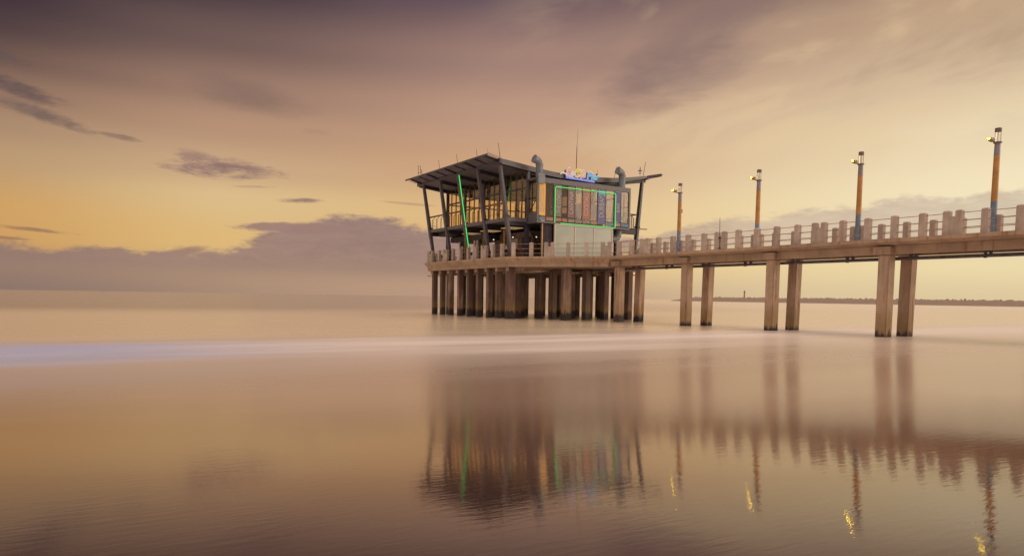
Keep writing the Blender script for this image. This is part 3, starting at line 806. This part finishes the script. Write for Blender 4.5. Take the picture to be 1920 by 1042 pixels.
def text_obj(body, size, matrix, material, name, parent, extrude=0.01, shear=0.0, squeeze=1.0, offset=0.0, maxw=None):
    cu = bpy.data.curves.new('t', 'FONT'); cu.body = body; cu.size = size; cu.extrude = extrude; cu.shear = shear
    cu.align_x = 'CENTER'; cu.align_y = 'CENTER'; cu.offset = offset; cu.resolution_u = 3
    to = bpy.data.objects.new('t', cu); COL.objects.link(to)
    bpy.context.view_layer.update()
    me = bpy.data.meshes.new_from_object(to.evaluated_get(bpy.context.evaluated_depsgraph_get()))
    bpy.data.objects.remove(to); bpy.data.curves.remove(cu)
    if maxw:
        w = max(v.co.x for v in me.vertices) - min(v.co.x for v in me.vertices)
        squeeze = squeeze*maxw/w
    me.transform(Matrix.Diagonal((squeeze,1,1,1))); me.transform(matrix)
    me.transform(Matrix.Translation(-root_loc(parent)))
    me.name = name; me.materials.clear(); me.materials.append(MATS[material])
    ob = bpy.data.objects.new(name, me); COL.objects.link(ob); ob.parent = parent
    return ob
FACE = Matrix(((1,0,0,0),(0,0,-1,0),(0,1,0,0),(0,0,0,1)))   # text lying in xy -> standing, facing -Y
VERT = Matrix.Rotation(R(90), 4, 'Z')
for i in range(len(EDG)-1):
    a, b = EDG[i], EDG[i+1]
    if b - a < 0.3:
        MB().box(a, b, BY+0.02, BY+0.18, 8.963, 12.417).build('box_mullion', 'steel', B); continue
    w = MB(); w.box(a, a+0.045, BY+0.04, BY+0.14, 8.963, 12.417); w.box(a+0.048, b, BY+0.05, BY+0.12, 9.36, 9.41)
    w = w.build('window', 'steel_dark', B)
    MB().box(a+0.045, b, BY+0.075, BY+0.085, 9.41, 12.417).build('pane', 'box_glass', w)
    if STR[i]:
        MB().box(a+0.07, b-0.03, BY+0.02, BY+0.04, 9.04, 9.35).build('picture_strip', STR[i], B)
    if NAMES[i]:
        zlo = 9.48 if i != 9 else 9.1; zhi = 12.36
        bo = MB().box(a+0.06, b-0.03, BY+0.045, BY+0.06, zlo, zhi).build('banner', NAMES[i], B)
        text_obj(PW[i], 0.62*(b-a)/0.8, Matrix.Translation(((a+b)/2+0.02, BY+0.035, 10.85)) @ FACE @ VERT, INK[i][0], 'lettering', bo, 0.005, maxw=2.1 if i != 12 else 0.9)
MB().box(3.42, 4.24, BY+0.03, BY+0.042, 11.75, 12.3).build('banner_header', 'ink_blue', B)
# neon outline
zb_, zt_ = 8.93, 12.16
pts = [(-1.74,BY-0.07,zb_-0.02),(-1.74,BY-0.07,zt_-0.1),(-1.64,BY-0.07,zt_),(5.38,BY-0.07,zt_),(5.46,BY-0.07,zt_-0.1),(5.46,BY-0.07,zb_),(5.40,BY-0.07,zb_-0.06),(-1.1,BY-0.07,zb_-0.06)]
MB().tube(pts, 0.036, 8).build('neon_frame', 'neon_green', B)
# green glass screen under the box
mb = MB()
for x in (-1.66, 0.66, 2.92, 5.18): mb.box(x-0.06, x+0.06, BY-0.04, BY+0.10, 5.68, 8.70)
mb.box(-1.72, 5.24, BY-0.045, BY+0.105, 8.705, 8.795)
mb.build('screen_frame', 'cream_frame', B)
for a, b in ((-1.6,0.6),(0.72,2.86),(2.98,5.12)):
    MB().box(a+.003, b-.003, BY, BY+0.05, 5.68, 8.70).build('screen_panel', 'frosted', B)
# ground floor
mb = MB(); mb.box(-3.0,-1.75,34.3,34.42,5.68,8.78)
for i in range(8): mb.box(-2.95+i*0.15,-2.89+i*0.15,34.24,34.297,5.68,8.78)
mb.build('ribbed_wall','dark_panel',B)
MB().box(-2.98,-2.90,34.18,34.235,5.68,8.78).build('gold_post','gold_trim',B)
mb = MB(); mb.box(-1.7,5.2,35.5,35.7,5.68,8.5); mb.build('back_wall','dark_panel',B)
MB().box(-1.2,6.4,38.4,45.6,5.68,8.5).build('service_core','brown_panel',B)
MB().box(-1.26,-1.203,38.6,40.2,5.7,8.0).build('core_door','dark_panel',B)
MB().box(-1.26,-1.203,41.0,42.6,6.9,7.9).build('core_hatch','white_plastic',B)
MB().box(-2.6,-1.6,36.5,40.2,5.68,6.8).build('bar_counter','timber',B)
for (x, y) in [(-3.6,y) for y in COLY] + [(7.2,y) for y in COLY] + [(-0.9,49.5),(3.0,50.5),(-1.6,35.75)]:
    MB().box(x-0.16,x+0.16,y-0.16,y+0.16,5.68,8.575).build('ground_column','steel_dark',B)
for (x, y) in ((-3.6,39.62),(-3.6,43.62),(-3.6,47.62)):
    MB().box(x-0.18,x+0.02,y-0.04,y-0.0,5.9,8.5).build('gold_strip','gold_trim',B)
mb = MB(); mb.beam((-3.2,36.0,8.5),(-1.6,36.0,6.0),0.10,0.12); mb.build('diagonal_brace','steel_dark',B)
mb = MB(); mb.beam((-3.0,43.0,8.4),(-3.0,45.6,5.9),0.10,0.12); mb.build('diagonal_brace','steel_dark',B)
for (x0,x1,y0,y1) in ((-4.7,-3.2,37.0,38.6),(-4.7,-3.2,41.0,42.6),(-4.6,-3.2,45.0,46.6)):
    MB().box(x0,x1,y0,y1,8.50,8.57).build('ceiling_light','warm_lamp',B)
MB().box(-3.4,-0.2,44.6,51.5,7.95,8.5).build('duct_bulkhead','dark_panel',B)
MB().box(-4.9,-3.9,48.6,51.6,8.55,8.9).build('duct_bulkhead','dark_panel',B)
for y in (49.5,48.7,46.2,45.6): MB().box(-3.35,-3.15,y-.14,y+.14,5.7,7.9).build('curtain','cream_frame',B)
for (x,y) in ((-4.4,36.9),(-4.3,40.6),(-2.9,35.2)):
    mb = MB(); mb.tube([(x,y,8.5),(x,y,7.85)],0.012,5); mb.tube([(x,y,7.85),(x,y,7.65)],[0.06,0.14],10); p_ = mb.build('pendant_lamp','steel_dark',B)
    MB().tube([(x,y,7.64),(x,y,7.54)],[0.07,0.04],8).build('bulb','pendant',p_)
for (x,y) in ((-4.3,47.2),(-4.3,43.3)):
    MB().box(x-.14,x+.14,y-.14,y+.14,7.3,7.75).build('wall_speaker','chair_dark',B)
# ducts with cowls on the front of the box
def duct(x, y, z0, z1, lb):
    mb = MB(); a = 0.0
    pts = [(x,y,z0),(x,y,z1)]
    for i in range(1,7):
        t = i/6*R(78); pts.append((x-0.42*(1-math.cos(t)), y, z1+0.42*math.sin(t)))
    px_, pz_ = pts[-1][0], pts[-1][2]
    rad = [0.36]*len(pts)
    pts.append((px_-0.28, y, pz_+0.10)); rad.append(0.42)
    o = shade_smooth(mb.tube(pts, [r_*0.92 for r_ in rad], 16).build('extract_duct','duct_metal',B))
    MB().tube([(x,y,z1-0.02),(x,y,z1+0.04)],0.36,16).build('seam','duct_metal',o)
duct(-3.28, BY-0.02+0.36, 12.87, 14.0, 0)
duct(6.55, BY+0.34, 12.87, 14.0, 0)
MB().box(-3.67,-2.95,BY-0.13,BY-0.005,12.3,13.2).build('duct_shoe','duct_metal',B)
mb = MB(); pts = [(6.75,35.0,8.8),(6.75,35.0,8.5)]
for i in range(1,8):
    t = i/7*R(90); pts.append((6.75-0.62*(1-math.cos(t)),35.0,8.5-0.62*math.sin(t)))
pts.append((5.3,35.0,7.88))
shade_smooth(mb.tube(pts, 0.37, 16).build('extract_duct','duct_metal',B))
# lightning rods over the columns
for (y, h) in ((35.8,15.8),(39.8,15.85),(43.8,16.05),(47.8,16.1)):
    MB().tube([(-6.55,y,14.25),(-6.80,y,h)],[0.035,0.022],6).build('lightning_rod','rod_metal',B)
mb = MB(); mb.tube([(-6.6,51.8,14.3),(-6.9,51.8,15.7)],0.03,6); mb.box(-7.0,-6.55,51.7,51.9,14.55,14.95)
mb.tube([(-6.95,51.8,15.2),(-7.05,51.8,16.1)],0.03,6); mb.tube([(-7.2,51.9,15.1),(-7.22,51.9,16.1)],0.03,6); mb.tube([(-6.9,51.8,15.3),(-7.25,51.9,15.3)],0.02,6)
mb.build('aerial','rod_metal',B)
MB().tube([(10.6,35.8,14.55),(10.92,35.8,16.1)],[0.035,0.022],6).build('lightning_rod','rod_metal',B)
MB().tube([(6.35,35.3,13.9),(6.6,35.3,15.1)],0.02,6).build('lightning_rod','rod_metal',B)
MB().tube([(4.45,35.6,13.7),(4.47,35.6,14.5)],0.015,6).build('lightning_rod','rod_metal',B)
MB().tube([(-7.5,36.5,14.4),(-7.5,36.5,15.3)],0.01,5).build('lightning_rod','rod_metal',B)
an = MB(); an.tube([(12.0,37.8,14.6),(12.0,37.8,15.8)],0.02,6); an.tube([(12.0,37.8,15.55),(12.0,37.8,15.6)],0.22,8); an.tube([(12.0,37.8,15.3),(12.0,37.8,15.36)],0.12,8); an.tube([(12.0,37.8,15.6),(12.0,37.8,15.95)],0.05,6)
tag(an.build('weather_vane','rod_metal',None,origin=(12.0,37.8,14.6)), 'small weather sensor with round plates on the right end of the restaurant roof', 'weather sensor')
ma = MB(); ma.tube([(8.2,44,13.9),(8.25,44,18.6)],[0.05,0.045],6); ma.tube([(8.25,44,18.6),(8.35,44,20.6)],[0.025,0.012],6)
tag(ma.build('antenna_mast','rod_metal',None,origin=(8.2,44,13.9)), 'tall thin antenna mast standing on the restaurant roof behind the sign', 'antenna')

# roof sign
SG = empty('roof_sign', (1.9, 35.15, 13.4), 'lit multicoloured LaOla Pier sign with blue underline on the restaurant roof edge', 'sign')
sl_ = math.tan(R(-1.0))
def ST(x, z): return Matrix.Translation((x, 35.12, z-0.03)) @ FACE
LET = [('L',0.55,1.15,'sign_pink'),('a',1.02,0.80,'sign_lilac'),('O',1.62,1.05,'sign_yellow'),('l',2.10,1.1,'sign_orange'),('a',2.42,0.80,'sign_pink')]
for ch, x, sz, mt in LET:
    text_obj(ch, sz*1.06, Matrix.Translation((x+0.02, 35.16, 13.86-0.02*(x-0.5))) @ FACE, 'sign_white', 'letter_outline', SG, 0.02, shear=0.35, offset=0.035)
    text_obj(ch, sz, ST(x, 13.86-0.02*(x-0.5)), mt, 'letter', SG, 0.03, shear=0.35)
for ch, x, sz, mt in (('P',3.02,1.05,'sign_blue'),('i',3.40,0.95,'sign_blue'),('e',3.70,0.85,'sign_teal'),('r',4.05,0.85,'sign_blue')):
    text_obj(ch, sz*1.06, Matrix.Translation((x+0.02, 35.16, 13.74)) @ FACE, 'sign_white', 'letter_outline', SG, 0.02, shear=0.25, offset=0.035)
    text_obj(ch, sz, ST(x, 13.74), mt, 'letter', SG, 0.03, shear=0.25, offset=0.02)
mb = MB(); mb.tube([(-0.35,35.13,13.62),(0.0,35.13,13.78),(0.35,35.13,13.66),(0.75,35.13,13.50),(1.3,35.13,13.44)],[0.05,0.06,0.06,0.05,0.03],6); mb.build('swoosh','sign_white',SG)
MB().tube([(1.62,35.14,14.12),(1.62,35.12,14.12)],0.22,12).build('sun_disc','sign_yellow',SG)
mb = MB(); mb.tube([(3.42,35.13,14.33),(3.62,35.13,14.42),(3.85,35.13,14.33)],[0.03,0.09,0.03],6); mb.build('palm_leaf','sign_yellow',SG)
mb = MB(); mb.beam((0.30,35.13,13.36),(3.78,35.13,13.28),0.03,0.20); mb.build('tagline_board','sign_deep',SG)
text_obj('A COASTAL & COCKTAIL LOUNGE', 0.17, Matrix.Translation((2.04,35.10,13.32)) @ FACE @ Matrix.Rotation(R(-1.3),4,'Z'), 'sign_white', 'tagline', SG, 0.004, maxw=3.3)
mb = MB()
for x in (0.3,1.6,2.9,4.1): mb.box(x-.02,x+.02,35.19,35.35,13.4,14.1)
mb.box(0.2,4.2,35.20,35.24,13.9,13.94); mb.build('sign_support','steel_dark',SG)

# ------------------------------------------------------------------ terrace furniture
def chair():
    r_ = empty('terrace_chair', (0,0,5.68), '', 'chair', 'dark chairs on the terrace')
    mb = MB()
    for sx in (-.2,.2):
        for sy in (-.2,.2): mb.tube([(sx,sy,5.68),(sx,sy,6.13)],0.018,6)
    for sx in (-.2,.2): mb.tube([(sx,.2,6.13),(sx,.26,6.55)],0.018,6)
    mb.build('legs','chair_dark',r_)
    MB().box(-.23,.23,-.23,.23,6.13,6.17).build('seat','chair_dark',r_,bevel=0.01)
    MB().quadbox([(-.22,.22,6.25),(.22,.22,6.25),(.22,.25,6.25),(-.22,.25,6.25),(-.22,.26,6.55),(.22,.26,6.55),(.22,.29,6.55),(-.22,.29,6.55)]).build('backrest','chair_dark',r_)
    return r_
def table():
    r_ = empty('terrace_table', (0,0,5.68), '', 'table', 'dark tables on the terrace')
    MB().box(-.4,.4,-.4,.4,6.40,6.44).build('table_top','chair_dark',r_,bevel=0.01)
    mb = MB(); mb.tube([(0,0,5.70),(0,0,6.40)],0.035,8); mb.build('leg','chair_dark',r_)
    MB().tube([(0,0,5.68),(0,0,5.71)],0.25,12).build('foot','chair_dark',r_)
    return r_
ch0, tb0 = chair(), table()
spots = [(-4.6,50.2),(-4.6,45.6),(-4.6,41.4),(-4.2,37.6)]
near_of = ['in the far left corner','left of the green neon','right of the green neon','by the nearest corner']
for i, (x, y) in enumerate(spots):
    t = tb0 if i == 0 else copy_tree(tb0); t.location = (x, y, 5.68); t['label'] = 'small square dark table ' + near_of[i]
    for j, (dx_, dy_, a, w_) in enumerate(((0,0.65,0,'sea'),(0,-0.65,math.pi,'shore'))):
        c = ch0 if i == 0 and j == 0 else copy_tree(ch0)
        c.location = (x+dx_, y+dy_, 5.68); c.rotation_euler = (0,0,a)
        c['label'] = 'dark chair on the %s side of the table %s' % (w_, near_of[i])
ls = empty('folded_parasol', (-3.9,38.6,5.68), 'white folded cloth parasol leaning between the terrace chairs', 'parasol')
MB().tube([(-3.9,38.6,5.68),(-4.0,38.75,7.0)],0.03,6).build('pole','chair_dark',ls)
shade_smooth(MB().tube([(-3.93,38.64,6.0),(-3.95,38.68,6.3),(-4.0,38.74,6.95)],[0.05,0.17,0.05],10).build('canopy','white_plastic',ls))

# ------------------------------------------------------------------ breakwater and its beacon
def breakwater():
    random.seed(11)
    P0 = Vector((math.sin(R(45.0)), math.cos(R(45.0)), 0))*1290; P1 = Vector((math.sin(R(82)), math.cos(R(82)), 0))*900
    o = Vector((CAMP.x, CAMP.y, 0)); P0 += o; P1 += o
    d = (P1-P0); L = d.length; d.normalize(); n = Vector((-d.y, d.x, 0))
    mb = MB()
    # core ridge
    prof = [(-22,-1),(-11,5.2),(-4,6.6),(4,6.6),(11,5.2),(22,-1)]
    k = 0; b = 0; rows = []
    t = 0.0
    while t < L:
        f = min(1.0, 0.15 + t/60); hj = 0.6*noise.noise(Vector((t*0.02,0,0))) 
        rows.append([P0 + d*t + n*a*min(1, .4+t/80) + Vector((0,0,(z+hj)*f if z > 0 else z)) for a, z in prof]); t += 12
    b0 = len(mb.v)
    for r_ in rows: mb.v += r_
    m_ = len(prof)
    for i in range(len(rows)-1):
        for j in range(m_-1): mb.f.append([b0+i*m_+j, b0+i*m_+j+1, b0+(i+1)*m_+j+1, b0+(i+1)*m_+j])
    # armour blocks tumbled over it
    for i in range(2600):
        t = random.random()**0.9*L; f = min(1.0, 0.15 + t/60); a = random.uniform(-17, 17)
        z = (6.9 - abs(a)*0.42)*f + random.uniform(-.4,.5); s_ = random.uniform(0.9,1.9)*(0.6+0.4*f)
        c = P0 + d*t + n*a*min(1,.4+t/80) + Vector((0,0,z))
        rot = Matrix.Rotation(random.uniform(0,6.28),3,'Z') @ Matrix.Rotation(random.uniform(-.9,.9),3,'X')
        pts = [c + rot @ Vector((sx*s_*random.uniform(.7,1.2), sy*s_*random.uniform(.7,1.2), sz*s_*random.uniform(.6,1.1))) for sz in (-.5,.5) for sx, sy in ((-.5,-.5),(.5,-.5),(.5,.5),(-.5,.5))]
        mb.quadbox(pts)
    o_ = mb.build('breakwater','rock',None,origin=(P0.x,P0.y,0))
    tag(o_, 'long low breakwater of tumbled brown rocks on the horizon behind the pier piles', 'breakwater')
    # beacon
    az_ = R(50.27); dist = 1215
    bp = o + Vector((math.sin(az_), math.cos(az_), 0))*dist
    be = empty('harbour_beacon', (bp.x,bp.y,5), 'slim beacon tower with a small gallery standing on the far breakwater', 'beacon')
    shade_smooth(MB().tube([(bp.x,bp.y,4),(bp.x,bp.y,15.8)],[1.3,1.0],10).build('tower','rock',be))
    MB().tube([(bp.x,bp.y,15.8),(bp.x,bp.y,16.4)],2.4,10).build('gallery','rock',be)
    MB().tube([(bp.x,bp.y,16.4),(bp.x,bp.y,18.6)],0.9,8).build('lantern','rock',be)
breakwater()
print('objects', len(bpy.data.objects))
